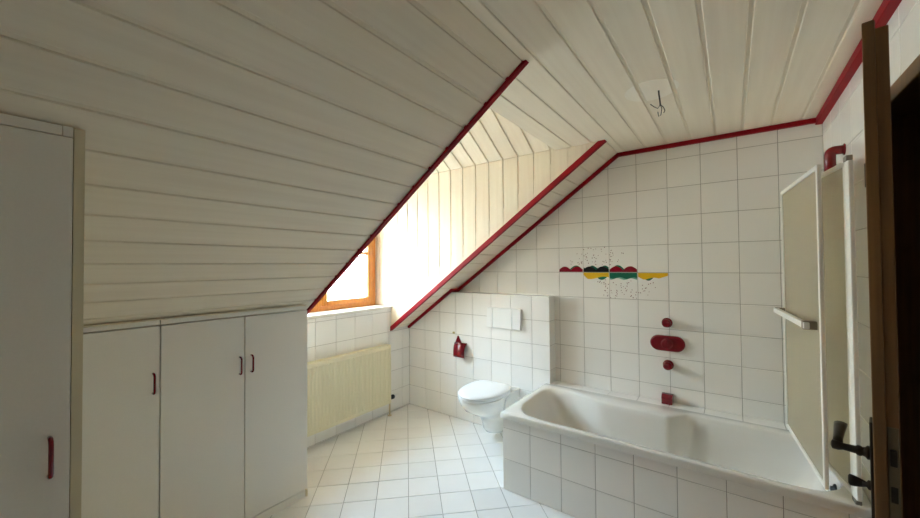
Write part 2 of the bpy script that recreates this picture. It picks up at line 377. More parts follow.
# u runs towards the camera (-y) so that the normal U x V points into the room
lay(wl, 'tile', M_tile, (0, 0, 0), (0, 1, 0), (0, 0, 1), [(YD0, 0), (YP, 0), (YP, S0), (YD0, S0)], 0.2, 0.2, -0.2205, 0.0065, 0.003, TD, tilt=0.0012)
lay(wl, 'tile', M_tile, (0, 0, 0), (0, 1, 0), (0, 0, 1), [(-1.75, 0), (YD0, 0), (YD0, ZS), (YD1, ZS), (YD1, S0), (-1.75, S0)][:0] or [(YD1, 0), (YD0, 0), (YD0, ZS), (YD1, ZS)], 0.2, 0.2, -0.2205, 0.0065, 0.003, TD, tilt=0.0012)

# right wall with the doorway
YO0, YO1, ZO = -0.955, -1.83, 1.990     # opening
mb = MB().box((XR+TD, YO0, 0), (XR+0.14, 0.1, 2.6)).box((XR+TD, YN-0.1, 0), (XR+0.14, YO1, 2.6)).box((XR+TD, YO1, ZO), (XR+0.14, YO0, 2.6))
wr = obj('wall_right', mb, M_grout); tag(wr, 'white tiled wall with the doorway beside the bathtub', 'wall', 'structure')
RU, RV = (0, -1, 0), (0, 0, 1)
for regn in ([(0, 0.49), (0.875, 0.49), (0.875, ZO), (0, ZO)], [(0, ZO), (2.4, ZO), (2.4, ZC), (0, ZC)]):
    lay(wr, 'tile', M_tile, (XR, 0, 0), RU, RV, regn, 0.2, 0.2, 0.023, 0.0045, 0.003, TD, tilt=0.0012)
wn = obj('wall_near', MB().box((-0.3, YN-0.12, 0), (XR+0.14, YN, 2.6)), M_plaster); tag(wn, 'plain plastered wall facing the bathtub', 'wall', 'structure')

# flat ceiling
ce = obj('ceiling', MB().box((XE+0.006, YN-0.1, ZC+BD), (XR+0.14, 0.16, ZC+0.16)), M_boardback); tag(ce, 'flat ceiling of whitewashed boards running towards the bathtub wall', 'ceiling', 'structure')
# normal must point down: U = +y, V = +x  ->  y cross x = -z
CP, CX = 0.1387, 2.434
XT1 = CX-2*CP; XT0 = CX-3*CP              # the board that the slope edge runs through
lay(ce, 'board', M_board, (0, 0, ZC), (-1, 0, 0), (0, 1, 0), [(-XR, YN), (-XT1, YN), (-XT1, 0), (-XR, 0)], CP, 20, -CX-CP*10, -10, 0.013, BD, ch=0.0035)
lay(ce, 'board', M_board, (0, 0, ZC), (-1, 0, 0), (0, 1, 0), [(-XT0, YD1), (-XE, YD1), (-XE, YD0), (-XT0, YD0)], CP, 20, -CX-CP*10, -10, 0.013, BD, ch=0.0035)
cx_ = (XT0+XT1)/2; a_, b_ = -(XT1-0.0065)+cx_, -(XT0+0.0065)+cx_; m_ = -XJ+cx_
vs_, fs_ = piece_mesh([(a_, YN), (m_, YN), (m_, YD1), (b_, YD1), (b_, YD0), (m_, YD0), (m_, 0), (a_, 0)], BD, 0.0035)
me = bpy.data.meshes.new('board'); me.from_pydata([(-x, y, -z) for x, y, z in vs_], [], fs_); me.materials.append(M_board)
o = bpy.data.objects.new('board', me); COL.objects.link(o); o.parent = ce; o.location = (cx_, 0, ZC)

# sloped ceiling
nrm = Vector((-SM, 0, 1)).normalized(); alo = Vector((1, 0, SM)).normalized(); SL = math.sqrt(1+SM*SM)
def sp(x, y, d=0.0): return Vector((x, y, sz(x)))+nrm*d
def slab(y0, y1):
    a, b = sp(-0.36, y0, BD), sp(XJ+0.02, y0, BD); return MB().prism([a, b, b+nrm*0.14, a+nrm*0.14], (0, y1-y0, 0))
s1 = obj('ceiling_slope', slab(YN-0.1, YD1-0.002), M_boardback); tag(s1, 'sloped ceiling of whitewashed boards above the low cabinets', 'ceiling', 'structure')
s2 = obj('ceiling_slope_strip', slab(YD0+0.002, 0.16), M_boardback); tag(s2, 'narrow sloped board strip between dormer and bathtub wall', 'ceiling', 'structure')
SP, SX = 0.1099*SL, 2.027*SL
O_ = Vector((0, 0, S0))
# U = along slope downward-facing normal: U x V = -nrm  ->  U = -alo? choose U=(0,1,0), V=alo: y x alo
def slope_reg(y0, y1, x0=-0.02, x1=XJ): return [(y0, x0*SL), (y1, x0*SL), (y1, x1*SL), (y0, x1*SL)]
def slope_lay(par, y0, y1):
    U = alo; V = Vector((0, 1, 0))
    if U.cross(V).dot(nrm) > 0: U = -alo; f = -1
    else: f = 1
    regn = [(f*-0.02*SL, y0), (f*XJ*SL, y0), (f*XJ*SL, y1), (f*-0.02*SL, y1)]
    lay(par, 'board', M_board, O_, U, V, regn, SP, 20, f*SX-SP*30, -10, 0.013, BD, ch=0.0035)
slope_lay(s1, YN, YD1); slope_lay(s2, YD0, 0.0)

# dormer: cheeks, gable ceiling, window wall
ZE = 2.318
ridge = (YD0+YD1)/2
def gz(y): return ZE+GM*(min(YD0-y, y-YD1))
def cheek(y, t):
    return MB().prism([(-0.36, y, sz(-0.36)+0.03), (XJ+0.05, y, sz(XJ+0.05)+0.03), (XJ+0.05, y, 2.85), (-0.36, y, 2.85)], (0, t, 0))
dc = obj('wall_dormer_cheek', cheek(YD0+BD, 0.09), M_boardback); tag(dc, 'dormer side wall of upright whitewashed boards beside the window', 'wall', 'structure')
# normal -y : U=(1,0,0), V=(0,0,1) -> -y
lay(dc, 'board', M_board, (0, YD0, 0), (1, 0, 0), (0, 0, 1), [(XW-0.06, 1.03), (0.0, 1.03), (0.0, S0), (XJ, ZC), (XJ, ZC+0.03), (XE, ZE+0.012), (XW-0.06, ZE+0.012)][:0] or [(XW-0.06, 1.04), (0.30, 1.04), (XJ+0.02, ZC+0.012), (XW-0.06, ZC+0.012)], 0.1345, 20, 0.641-0.1345*20, -10, 0.013, BD, ch=0.0035)
lay(dc, 'board', M_board, (0, YD0, 0), (1, 0, 0), (0, 0, 1), [(0.0, S0+0.0), (0.30, 1.04), (0.0, 1.04)], 0.1345, 20, 0.641-0.1345*20, -10, 0.013, BD, ch=0.0035)
dl = obj('wall_dormer_far_cheek', cheek(YD1-BD, -0.09), M_boardback); tag(dl, 'dormer side wall of upright boards above the low cabinets', 'wall', 'structure')
lay(dl, 'board', M_board, (0, YD1, 0), (-1, 0, 0), (0, 0, 1), [(-XJ, ZC+0.012), (-0.30, 1.04), (0.26, 1.04), (0.26, ZC+0.012)], 0.1345, 20, -0.641-0.1345*20, -10, 0.013, BD, ch=0.0035)
mb = MB()
gy = [YD0+0.012, ridge, YD1-0.012]
def gable(x0, y0, y1, xl):
    e0, e1 = ZE+GM*(YD0-y0)+0.012, ZE+GM*(y1-YD1)+0.012
    mb.prism([(x0, y0, e0), (x0, ridge, gz(ridge)+0.012), (x0, y1, e1), (x0, y1, e1+0.15), (x0, ridge, gz(ridge)+0.17), (x0, y0, e0+0.15)], (xl, 0, 0))
gable(-0.38, gy[0], gy[2], XJ+0.48); gable(-0.70, YD0+0.22, YD1-0.22, 0.36)  # second, short slab: unseen eaves overhang added to cut high sky light
dg = obj('ceiling_dormer', mb, M_boardback); tag(dg, 'gabled dormer ceiling of cream boards rising from the cheek wall', 'ceiling', 'structure')
GL = math.sqrt(1+GM*GM); half = (YD0-ridge)*GL
for sgn in (1, -1):
    yE = YD0 if sgn == 1 else YD1
    V = Vector((0, -sgn, GM)).normalized(); U = Vector((1, 0, 0)); f = 1
    if U.cross(V).z > 0: U = -U; f = -1
    x0, x1 = XW-0.06, XE+0.12
    lay(dg, 'board', M_board, (0, yE, ZE), U, V, [(f*x0, 0), (f*x1, 0), (f*x1, half), (f*x0, half)], 0.1345, 20, f*0.641-0.1345*20, -10, 0.013, BD, ch=0.0035)
mb = MB().prism([(XE+0.09, YD0+0.03, ZC+0.02), (XE+0.09, YD1-0.03, ZC+0.02), (XE+0.09, YD1-0.03, gz(YD1)+0.05), (XE+0.09, ridge, gz(ridge)+0.05), (XE+0.09, YD0+0.03, gz(YD0)+0.05)], (0.05, 0, 0))
ge = obj('wall_dormer_gable', mb, M_boardback); tag(ge, 'small triangular wall closing the dormer above the flat ceiling', 'wall', 'structure')

# window wall + window
WY0, WY1, WZ0, WZ1 = -0.425, -1.535, 1.066, 2.00
mb = MB().box((-0.34, WY0, 0.9), (XW-0.03, YD0+0.10, 2.9)).box((-0.34, YD1-0.10, 0.9), (XW-0.03, WY1, 2.9)).box((-0.34, WY1, WZ1), (XW-0.03, WY0, 2.9)).box((-0.34, WY1, 0.9), (XW-0.03, WY0, WZ0-0.03))
ww = obj('wall_window', mb, M_plaster); tag(ww, 'dormer wall around the wooden window', 'wall', 'structure')
sill = obj('trim_1', MB().box((XW-0.02, YD1, ZS), (0.018, YD0+0.002, ZS+0.026), 0.004), M_marble); tag(sill, 'pale stone window sill above the radiator', 'window sill', 'structure')
wd = thing('window_1', (XW, ridge, WZ0), 'honey coloured wooden casement window in the dormer', 'window', 'structure')
FW = 0.050
mb = MB()
fx0, fx1 = XW-0.055, XW
mb.box((fx0, WY0-FW, WZ0-0.02), (fx1, WY0+0.02, WZ1+0.02), 0.004).box((fx0, WY1-0.02, WZ0-0.02), (fx1, WY1+FW, WZ1+0.02), 0.004)
mb.box((fx0, WY1+FW+0.0004, WZ0-0.02), (fx1-0.0006, WY0-FW-0.0004, WZ0+FW), 0.003).box((fx0, WY1+FW+0.0004, WZ1-FW), (fx1-0.0006, WY0-FW-0.0004, WZ1+0.02), 0.003)
obj('window_frame', mb, M_wood, wd)
YM = -1.030
for (ya, yb) in ((WY0-FW+0.008, YM+0.004), (YM-0.004, WY1+FW-0.008)):
    za, zb = WZ0+FW-0.008, WZ1-FW+0.008; sx0, sx1 = XW-0.040, XW+0.014; sw = 0.046
    mb = MB().box((sx0, ya-sw, za), (sx1, ya, zb), 0.005).box((sx0, yb, za), (sx1, yb+sw, zb), 0.005).box((sx0, yb+sw+0.0004, za), (sx1-0.0008, ya-sw-0.0004, za+sw), 0.004).box((sx0, yb+sw+0.0004, zb-sw), (sx1-0.0008, ya-sw-0.0004, zb), 0.004)
    sash = obj('sash', mb, M_wood, wd)
    obj('glazing_bar', MB().box((sx0+0.01, yb+sw-0.005, 1.585), (sx1-0.006, ya-sw+0.005, 1.612), 0.004), M_wood, sash)
    for z0, z1 in ((za+sw-0.006, 1.588), (1.609, zb-sw+0.006)):
        obj('pane', MB().box((XW-0.016, yb+sw-0.006, z0), (XW-0.010, ya-sw+0.006, z1)), M_glass, sash)
# red trims
def slope_trim(y0, y1, xa, xb, d0, d1):
    a, b = sp(xa, y0, d0), sp(xb, y0, d0); c, d = sp(xb, y0, d1), sp(xa, y0, d1); return MB().prism([a, b, c, d], (0, y1-y0, 0))
def trim(name, mb, label): tag(obj(name, mb, M_red), label, 'trim', 'structure')
trim('trim_2', MB().box((XJ-0.01, -0.026, ZC-0.027), (XR, 0.001, ZC), 0.002), 'red moulding between flat ceiling and bathtub wall')
trim('trim_3', MB().box((XR-0.030, YN, ZC-0.038), (XR+0.002, 0.0, ZC), 0.003), 'red moulding between flat ceiling and doorway wall')
trim('trim_4', slope_trim(-0.026, 0.001, (ZP-S0)/SM+0.03, XJ, -0.024, 0.001), 'red moulding along the tiled wall under the slope strip')
t5 = slope_trim(YP-0.026, YP+0.001, -0.005, (ZP-S0)/SM+0.05, -0.024, 0.001)
t5._merge(slope_trim(YP+0.0012, -0.0262, (ZP-S0)/SM+0.030, (ZP-S0)/SM+0.05, -0.023, 0.001).bm)
trim('trim_5', t5, 'short red moulding running down to the corner over the toilet boxing')
trim('trim_6', slope_trim(YD0-0.016, YD0+0.014, -0.03, XJ+0.005, -0.014, 0.022), 'red moulding on the dormer edge next to the toilet')
trim('trim_7', slope_trim(YD1-0.012, YD1+0.012, 0.40, XJ+0.012, -0.014, 0.020), 'red moulding on the dormer edge above the low cabinets')

# doorway frame, hall, door leaf
mb = MB().box((XR-0.012, YO1-0.06, ZO-0.005), (XR+0.15, YO0+0.055, ZO+0.048), 0.004)
mb.box((XR-0.012, YO0-0.005, 0), (XR+0.15, YO0+0.055, ZO+0.0), 0.004).box((XR-0.012, YO1-0.06, 0), (XR+0.15, YO1+0.005, ZO), 0.004)
tag(obj('trim_8', mb, M_door), 'brown wooden door frame around the dark hall doorway', 'door frame', 'structure')
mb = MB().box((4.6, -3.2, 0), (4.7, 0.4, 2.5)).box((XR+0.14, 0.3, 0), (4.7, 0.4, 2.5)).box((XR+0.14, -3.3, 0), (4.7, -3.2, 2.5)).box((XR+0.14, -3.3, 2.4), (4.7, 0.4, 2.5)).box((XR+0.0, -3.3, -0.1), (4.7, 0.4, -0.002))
tag(obj('wall_hall', mb, M_hall), 'unlit hall seen through the doorway, its darkness put into the wall colour', 'wall', 'structure')

dr = thing('door_1', (XR-0.012, -0.945, 0), 'brown wooden door standing ajar with dark bronze lever handle', 'door', 'structure')
# leaf frame: hinge H, direction from hinge to lock edge
Hh = Vector((3.208, -0.945, 0)); Ld = Vector((3.029, -1.765, 0)); dd = (Ld-Hh).normalized(); LW = (Ld-Hh).length
nn = Vector((dd.y, -dd.x, 0))          # points into the room (-x side)
if nn.x > 0: nn = -nn
DM = Matrix(((dd.x, nn.x, 0, Hh.x), (dd.y, nn.y, 0, Hh.y), (0, 0, 1, 0), (0, 0, 0, 1)))   # local: x along leaf, y to room side, z up
ZT = 2.006
def dobj(name, mb, m, par=dr):
    bmesh.ops.transform(mb.bm, matrix=DM, verts=mb.bm.verts); return obj(name, mb, m, par)
leaf = dobj('leaf', MB().box((0.013, -0.040, 0.008), (LW-0.013, -0.019, ZT-0.016), 0.002).box((0, -0.020, 0.005), (LW, 0, ZT), 0.002), M_door)
lp = dobj('lock_plate', MB().box((LW-0.0135, -0.038, 0.86), (LW-0.0105, -0.021, 1.105), 0.0015), M_steel)
b_ = MB().box((LW-0.013, -0.035, 1.022), (LW-0.004, -0.024, 1.057), 0.002); dobj('latch', b_, M_bronze, lp)
b_ = MB().box((LW-0.013, -0.035, 0.942), (LW-0.009, -0.024, 0.977), 0.002); dobj('bolt', b_, M_bronze, lp)
for side in (1,):
    es = dobj('escutcheon', MB().box((LW-0.090, 0.0, 0.86), (LW-0.040, 0.006, 1.098), 0.003), M_bronze)
hz = 1.020; hx = LW-0.062
mb = MB().lathe((hx, 0.004, hz), (0, 1, 0), [(0, 0.015), (0.006, 0.016), (0.010, 0.011), (0.014, 0.010), (0.017, 0.012), (0.022, 0.012), (0.025, 0.009), (0.046, 0.008), (0.054, 0.011), (0.064, 0.011), (0.067, 0.005)], 16)
hn = [(hx+0.004, 0.059, hz, 0.007, 0.007), (hx, 0.059, hz+0.002, 0.010, 0.010), (hx-0.03, 0.060, hz+0.006, 0.009, 0.009), (hx-0.06, 0.060, hz+0.010, 0.010, 0.009), (hx-0.10, 0.060, hz+0.014, 0.012, 0.008), (hx-0.125, 0.060, hz+0.016, 0.013, 0.007), (hx-0.130, 0.060, hz+0.016, 0.010, 0.004)]
mb.loft([[(x, y+ry*math.cos(k*math.pi/6), z+rz*math.sin(k*math.pi/6)) for k in range(12)] for x, y, z, ry, rz in hn])
dobj('door_handle', mb, M_bronze)
kz = 0.945
mb = MB().lathe((hx, 0.004, kz), (0, 1, 0), [(0, 0.011), (0.006, 0.011), (0.009, 0.006), (0.016, 0.007)], 14)
mb.loft([[(hx+rx*math.cos(k*math.pi/6), y, kz+rz*math.sin(k*math.pi/6)) for k in range(12)] for y, rx, rz in ((0.014, 0.005, 0.007), (0.022, 0.005, 0.010), (0.032, 0.005, 0.013), (0.040, 0.004, 0.014), (0.043, 0.002, 0.009))])
dobj('thumb_turn', mb, M_bronze)
for z0 in (0.25, 1.75):
    dobj('hinge', MB().tube([(-0.006, 0.008, z0), (-0.006, 0.008, z0+0.09)], 0.008), M_bronze)

# ------------------------------------------------------------------ bathtub
TX0, TX1, TY0, TY1, TZ = 1.540, XR-0.001, -0.857, -0.118, 0.502
YT = -0.839
ap = obj('tub_surround', MB().box((1.552+TD, YT+TD, 0), (XR-0.002, YT+0.05, 0.461)).box((1.552+TD, YT+0.05, 0), (1.60, YP-0.002, 0.461)).box((1.60, -0.125, 0), (XR-0.002, -0.005, 0.495)), M_grout)
tag(ap, 'white tiled apron and ledge enclosing the bathtub', 'tub surround', 'structure')
lay(ap, 'tile', M_tile, (0, YT, 0), (1, 0, 0), (0, 0, 1), [(1.552, 0), (XR-0.002, 0), (XR-0.002, 0.462), (1.552, 0.462)], 0.2, 0.2, 1.7455, 0.0, 0.003, TD, tilt=0.0012)
lay(ap, 'tile', M_tile, (1.552, 0, 0), (0, -1, 0), (0, 0, 1), [(-YP+0.002, 0), (-YT, 0), (-YT, 0.462), (-YP+0.002, 0.462)], 0.2, 0.2, -YT, 0.0, 0.003, TD, tilt=0.0012)
lay(ap, 'tile', M_tile, (0, 0, 0.499), (1, 0, 0), (0, 1, 0), [(XPE+0.001, -0.125), (XR-0.002, -0.125), (XR-0.002, -0.004), (XPE+0.001, -0.004)], 0.2, 0.2, X0, -0.2, 0.003, TD, tilt=0.0012)

tub = thing('bathtub', ((TX0+TX1)/2, (TY0+TY1)/2, 0.06), 'white built-in bathtub with shaped shoulder inside the tiled surround', 'bathtub')
NC = (2.36, -0.52); NA = 180
def round_poly(pts, r, n=7):
    out = []; L_ = len(pts); r = r if isinstance(r, list) else [r]*L_
    for i in range(L_):
        a, b, c = Vector(pts[i-1]), Vector(pts[i]), Vector(pts[(i+1) % L_])
        d1, d2 = (a-b).normalized(), (c-b).normalized(); t = min(r[i], (a-b).length*0.49, (c-b).length*0.49)
        p, q = b+d1*t, b+d2*t
        for k in range(n+1):
            s_ = k/n; out.append(tuple(p*(1-s_)**2+b*2*s_*(1-s_)+q*s_**2))
    return out
def star(poly):
    res = []
    for k in range(NA):
        th = 2*math.pi*k/NA; dx, dy = math.cos(th), math.sin(th); best = None
        for i in range(len(poly)):
            ax, ay = poly[i][0]-NC[0], poly[i][1]-NC[1]; bx, by = poly[(i+1) % len(poly)][0]-NC[0], poly[(i+1) % len(poly)][1]-NC[1]
            ex, ey = bx-ax, by-ay; den = dx*ey-dy*ex
            if abs(den) < 1e-12: continue
            t = (ax*ey-ay*ex)/den; s_ = (ax*dy-ay*dx)/den
            if t > 0 and -1e-9 <= s_ <= 1+1e-9 and (best is None or t < best): best = t
        res.append((NC[0]+dx*best, NC[1]+dy*best))
    return res
outer = star(round_poly([(TX0, TY0), (TX1, TY0), (TX1, TY1), (TX0, TY1)], 0.014))
opn = star(round_poly([(1.600, -0.808), (3.160, -0.808), (3.160, -0.200), (2.530, -0.200), (2.455, -0.305), (1.98, -0.285), (1.80, -0.190), (1.600, -0.205)], [0.22, 0.20, 0.12, 0.03, 0.04, 0.12, 0.12, 0.14]))
mid = star(round_poly([(1.72, -0.785), (3.138, -0.785), (3.138, -0.235), (2.545, -0.235), (2.475, -0.325), (2.02, -0.315), (1.88, -0.25), (1.72, -0.25)], [0.2, 0.18, 0.12, 0.04, 0.05, 0.12, 0.12, 0.14]))
bot = star(round_poly([(1.98, -0.73), (3.08, -0.73), (3.08, -0.30), (2.56, -0.30), (2.48, -0.35), (2.1, -0.35), (2.02, -0.34), (1.98, -0.35)], [0.16, 0.14, 0.12, 0.06, 0.06, 0.1, 0.06, 0.06]))
def mixp(a, b, t): return [(p[0]*(1-t)+q[0]*t, p[1]*(1-t)+q[1]*t) for p, q in zip(a, b)]
def Z(p, z): return [(x, y, z) for x, y in p]
ctr = [NC]*NA
rings = [Z(mixp(outer, ctr, 0.012), TZ-0.040), Z(outer, TZ-0.038), Z(outer, TZ-0.008), Z(mixp(outer, ctr, 0.004), TZ-0.002), Z(mixp(outer, ctr, 0.012), TZ)]
rings += [Z(mixp(opn, outer, 0.10), TZ-0.001), Z(mixp(opn, outer, 0.03), TZ-0.004), Z(mixp(opn, mid, 0.10), TZ-0.014), Z(mixp(opn, mid, 0.30), TZ-0.04), Z(mixp(opn, mid, 0.62), TZ-0.10), Z(mid, TZ-0.18)]
rings += [Z(mixp(mid, bot, 0.35), TZ-0.28), Z(mixp(mid, bot, 0.66), TZ-0.355), Z(mixp(mid, bot, 0.9), TZ-0.395), Z(mixp(bot, ctr, 0.10), TZ-0.412), Z(mixp(bot, ctr, 0.4), TZ-0.418), Z(mixp(bot, ctr, 0.97), TZ-0.420)]
mb = MB().loft(rings, cap0=False, cap1=True)
# outer shell under the rim
mb.loft([Z(mixp(opn, ctr, -0.012), TZ-0.041), Z(mixp(mid, ctr, -0.02), TZ-0.19), Z(mixp(bot, ctr, -0.02), TZ-0.43), Z(mixp(bot, ctr, 0.9), TZ-0.434)], cap0=False)
obj('basin', mb, M_acr, tub, fix=True)
ov = obj('overflow_rosette', MB().lathe((3.146, -0.60, 0.435), (-1, 0, 0.06), [(0, 0.024), (0.006, 0.024), (0.009, 0.020), (0.011, 0.012), (0.018, 0.011), (0.020, 0.004)]), M_black, tub)
obj('drain', MB().lathe((2.86, -0.52, 0.082), (0, 0, 1), [(0, 0.036), (0.004, 0.036), (0.006, 0.026), (0.007, 0.006)]), M_steel, tub)
obj('seam_sealant', MB().tube([(TX0+0.02, YT-0.004, 0.4625), (TX1-0.01, YT-0.004, 0.4625)], 0.004, 8), M_plast, tub)

# ------------------------------------------------------------------ tub fittings
def knob(x, z, label):
    t = thing('mixer_knob', (x, 0, z), label, 'knob', group='red bath knobs on the tiled wall')
    obj('rosette', MB().lathe((x, 0, z), (0, -1, 0), [(0, 0.034), (0.010, 0.034), (0.014, 0.030), (0.015, 0.010)]), M_redp, t)
    obj('grip', MB().lathe((x, -0.012, z), (0, -1, 0), [(0, 0.024), (0.010, 0.023), (0.024, 0.028), (0.040, 0.028), (0.046, 0.024), (0.047, 0.016), (0.044, 0.012), (0.044, 0.002)]), M_redp, t)
knob(2.408, 1.052, 'round dark red knob above the oval mixer plate')
knob(2.411, 0.757, 'round dark red knob below the oval mixer plate')
mx = thing('bath_mixer', (2.408, 0, 0.908), 'oval dark red mixer plate with lever disc on the tiled wall', 'mixer')
def stadium(cx, y, cz, hw, hh, n=14):
    a = [(cx+(hw-hh)+hh*math.cos(-math.pi/2+math.pi*k/n), y, cz+hh*math.sin(-math.pi/2+math.pi*k/n)) for k in range(n+1)]
    return a+[(cx-(hw-hh)+hh*math.cos(math.pi/2+math.pi*k/n), y, cz+hh*math.sin(math.pi/2+math.pi*k/n)) for k in range(n+1)]
obj('plate', MB().loft([stadium(2.408, 0, 0.908, 0.108, 0.054), stadium(2.408, -0.018, 0.908, 0.108, 0.054), stadium(2.408, -0.024, 0.908, 0.104, 0.050), stadium(2.408, -0.026, 0.908, 0.096, 0.042)]), M_redp, mx)
lv = obj('lever_disc', MB().lathe((2.408, -0.024, 0.908), (0, -1, 0), [(0, 0.036), (0.006, 0.036), (0.010, 0.032), (0.011, 0.020), (0.011, 0.002)]), M_redp, mx)
obj('lever', MB().box((2.401, -0.046, 0.908), (2.417, -0.032, 0.946), 0.004, 3), M_redp, lv)
spt = thing('bath_spout', (2.405, 0, 0.515), 'square dark red bath spout just above the tub ledge', 'spout')
obj('body', MB().loft([[(2.405+sx*w_, y, 0.517+dz+sz_*h_) for sx, sz_ in ((-1, -1), (1, -1), (1, 1), (-1, 1))] for y, w_, h_, dz in ((0, .035, .040, 0), (-.030, .035, .039, 0), (-.050, .034, .036, -.002), (-.066, .033, .031, -.005), (-.074, .030, .026, -.008))], smooth=False), M_redp, spt)
obj('outlet', MB().box((2.380, -0.068, 0.474), (2.430, -0.046, 0.484), 0.003), M_dark, spt)

sa = thing('shower_pipe', (XR, -0.50, 2.0), 'thick red elbow pipe on the wall above the shower screen', 'shower pipe')
arc = [(XR-0.032-0.018*math.sin(t), -0.50, 1.982+0.018*math.cos(t)) for t in [k*math.pi/10 for k in range(6)]]
obj('pipe', MB().tube([(XR-0.002, -0.50, 2.0), (XR-0.02, -0.50, 2.0)]+[(x, y, z) for x, y, z in arc]+[(XR-0.050, -0.50, 1.86)], 0.0215, 16), M_redp, sa)
obj('rosette', MB().lathe((XR, -0.50, 2.0), (-1, 0, 0), [(0, 0.028), (0.004, 0.027), (0.006, 0.022)]), M_redp, sa)
obj('shower_head', MB().lathe((XR-0.050, -0.50, 1.862), (0, 0, -1), [(0, 0.021), (0.012, 0.022), (0.03, 0.030), (0.045, 0.033), (0.050, 0.030)]), M_redp, sa)

# folding shower screen: two framed panes folded like a V
A_ = Vector((3.176, -0.846, 0)); B_ = Vector((3.055, -0.105, 0)); B2 = Vector((3.028, -0.105, 0)); C_ = Vector((3.088, -0.808, 0))
ss = thing('shower_screen', (A_.x, A_.y, 0.5), 'white framed folding shower screen folded back on the tub end', 'shower screen')
def vbox(mb, P, Q, hw, z0, z1, bev=0.003):
    d = (Q-P).normalized(); n_ = Vector((-d.y, d.x, 0)); L_ = (Q-P).length
    mb.box((0, -hw, z0), (L_, hw, z1), bev, mtx=Matrix(((d.x, n_.x, 0, P.x), (d.y, n_.y, 0, P.y), (0, 0, 1, 0), (0, 0, 0, 1))))
def panel(P, Q, z0, z1, fwd, label):
    d = (Q-P).normalized(); mb = MB()
    for a_, b_ in ((P, P+d*fwd), (Q-d*fwd, Q)): vbox(mb, a_, b_, 0.0075, z0, z1)
    vbox(mb, P+d*fwd*0.5, Q-d*fwd*0.5, 0.007, z0, z0+fwd); vbox(mb, P+d*fwd*0.5, Q-d*fwd*0.5, 0.007, z1-fwd, z1)
    fr = obj('screen_frame', mb, M_alu, ss); fr['label'] = label
    mg = MB(); vbox(mg, P+d*fwd*0.8, Q-d*fwd*0.8, 0.002, z0+fwd*0.8, z1-fwd*0.8, 0); g = obj('pane', mg, M_frost, fr); return fr
panel(A_+(B_-A_).normalized()*0.035, B_, 0.516, 1.885, 0.022, 'white frame of the pane hinged to the wall')
f1 = panel(B2, C_, 0.516, 1.885, 0.022, 'white frame of the folded outer pane')
mb = MB(); vbox(mb, A_, A_+(B_-A_).normalized()*0.036, 0.0085, 0.516, 1.885, 0.004); wp_ = obj('wall_profile', mb, M_alu, ss)
mb = MB(); vbox(mb, A_-Vector((0.004, 0.002, 0)), A_+(B_-A_).normalized()*0.04, 0.010, 1.878, 1.900, 0.003); obj('profile_cap', mb, M_grey, wp_)
mb = MB(); vbox(mb, A_-Vector((0.004, 0.002, 0)), A_+(B_-A_).normalized()*0.04, 0.010, 0.5035, 0.520, 0.003); obj('profile_cap', mb, M_grey, wp_)
for z0 in (0.62, 1.16, 1.76): obj('fold_hinge', MB().tube([(3.040, -0.098, z0), (3.040, -0.098, z0+0.05)], 0.010), M_alu, ss)
dC = (C_-B2).normalized(); nC = Vector((-dC.y, dC.x, 0)); nC = nC if nC.x < 0 else -nC
mb = MB(); vbox(mb, B2+dC*0.02+nC*0.045, C_-dC*0.03+nC*0.045, 0.010, 1.178, 1.206, 0.003); rail = obj('towel_rail', mb, M_alu, ss)
mb = MB(); vbox(mb, C_-dC*0.055+nC*0.008, C_-dC*0.055+nC*0.056, 0.014, 1.174, 1.210, 0.003); obj('rail_bracket', mb, M_taupe, rail)
mb = MB(); vbox(mb, B2+dC*0.04+nC*0.008, B2+dC*0.04+nC*0.05, 0.012, 1.176, 1.208, 0.003); obj('rail_bracket', mb, M_taupe, rail)
mb = MB(); sw_ = []
for k in range(13):
    t = k/12; P = B2*(1-t)+C_*t; zlow = 0.512-0.003-0.003*math.sin(t*math.pi*3); sw_.append((P, zlow))
vs_ = [(P.x-0.002, P.y, 0.514) for P, z in sw_]+[(P.x-0.002, P.y, z) for P, z in sw_]; n_ = len(sw_)
mb.poly(vs_+[(x+0.004, y, z) for x, y, z in vs_], [[i, i+1, n_+i+1, n_+i] for i in range(n_-1)]+[[2*n_+i, 2*n_+i+1, 3*n_+i+1, 3*n_+i] for i in range(n_-1)])
obj('sealing_lip', mb, M_plast, f1)

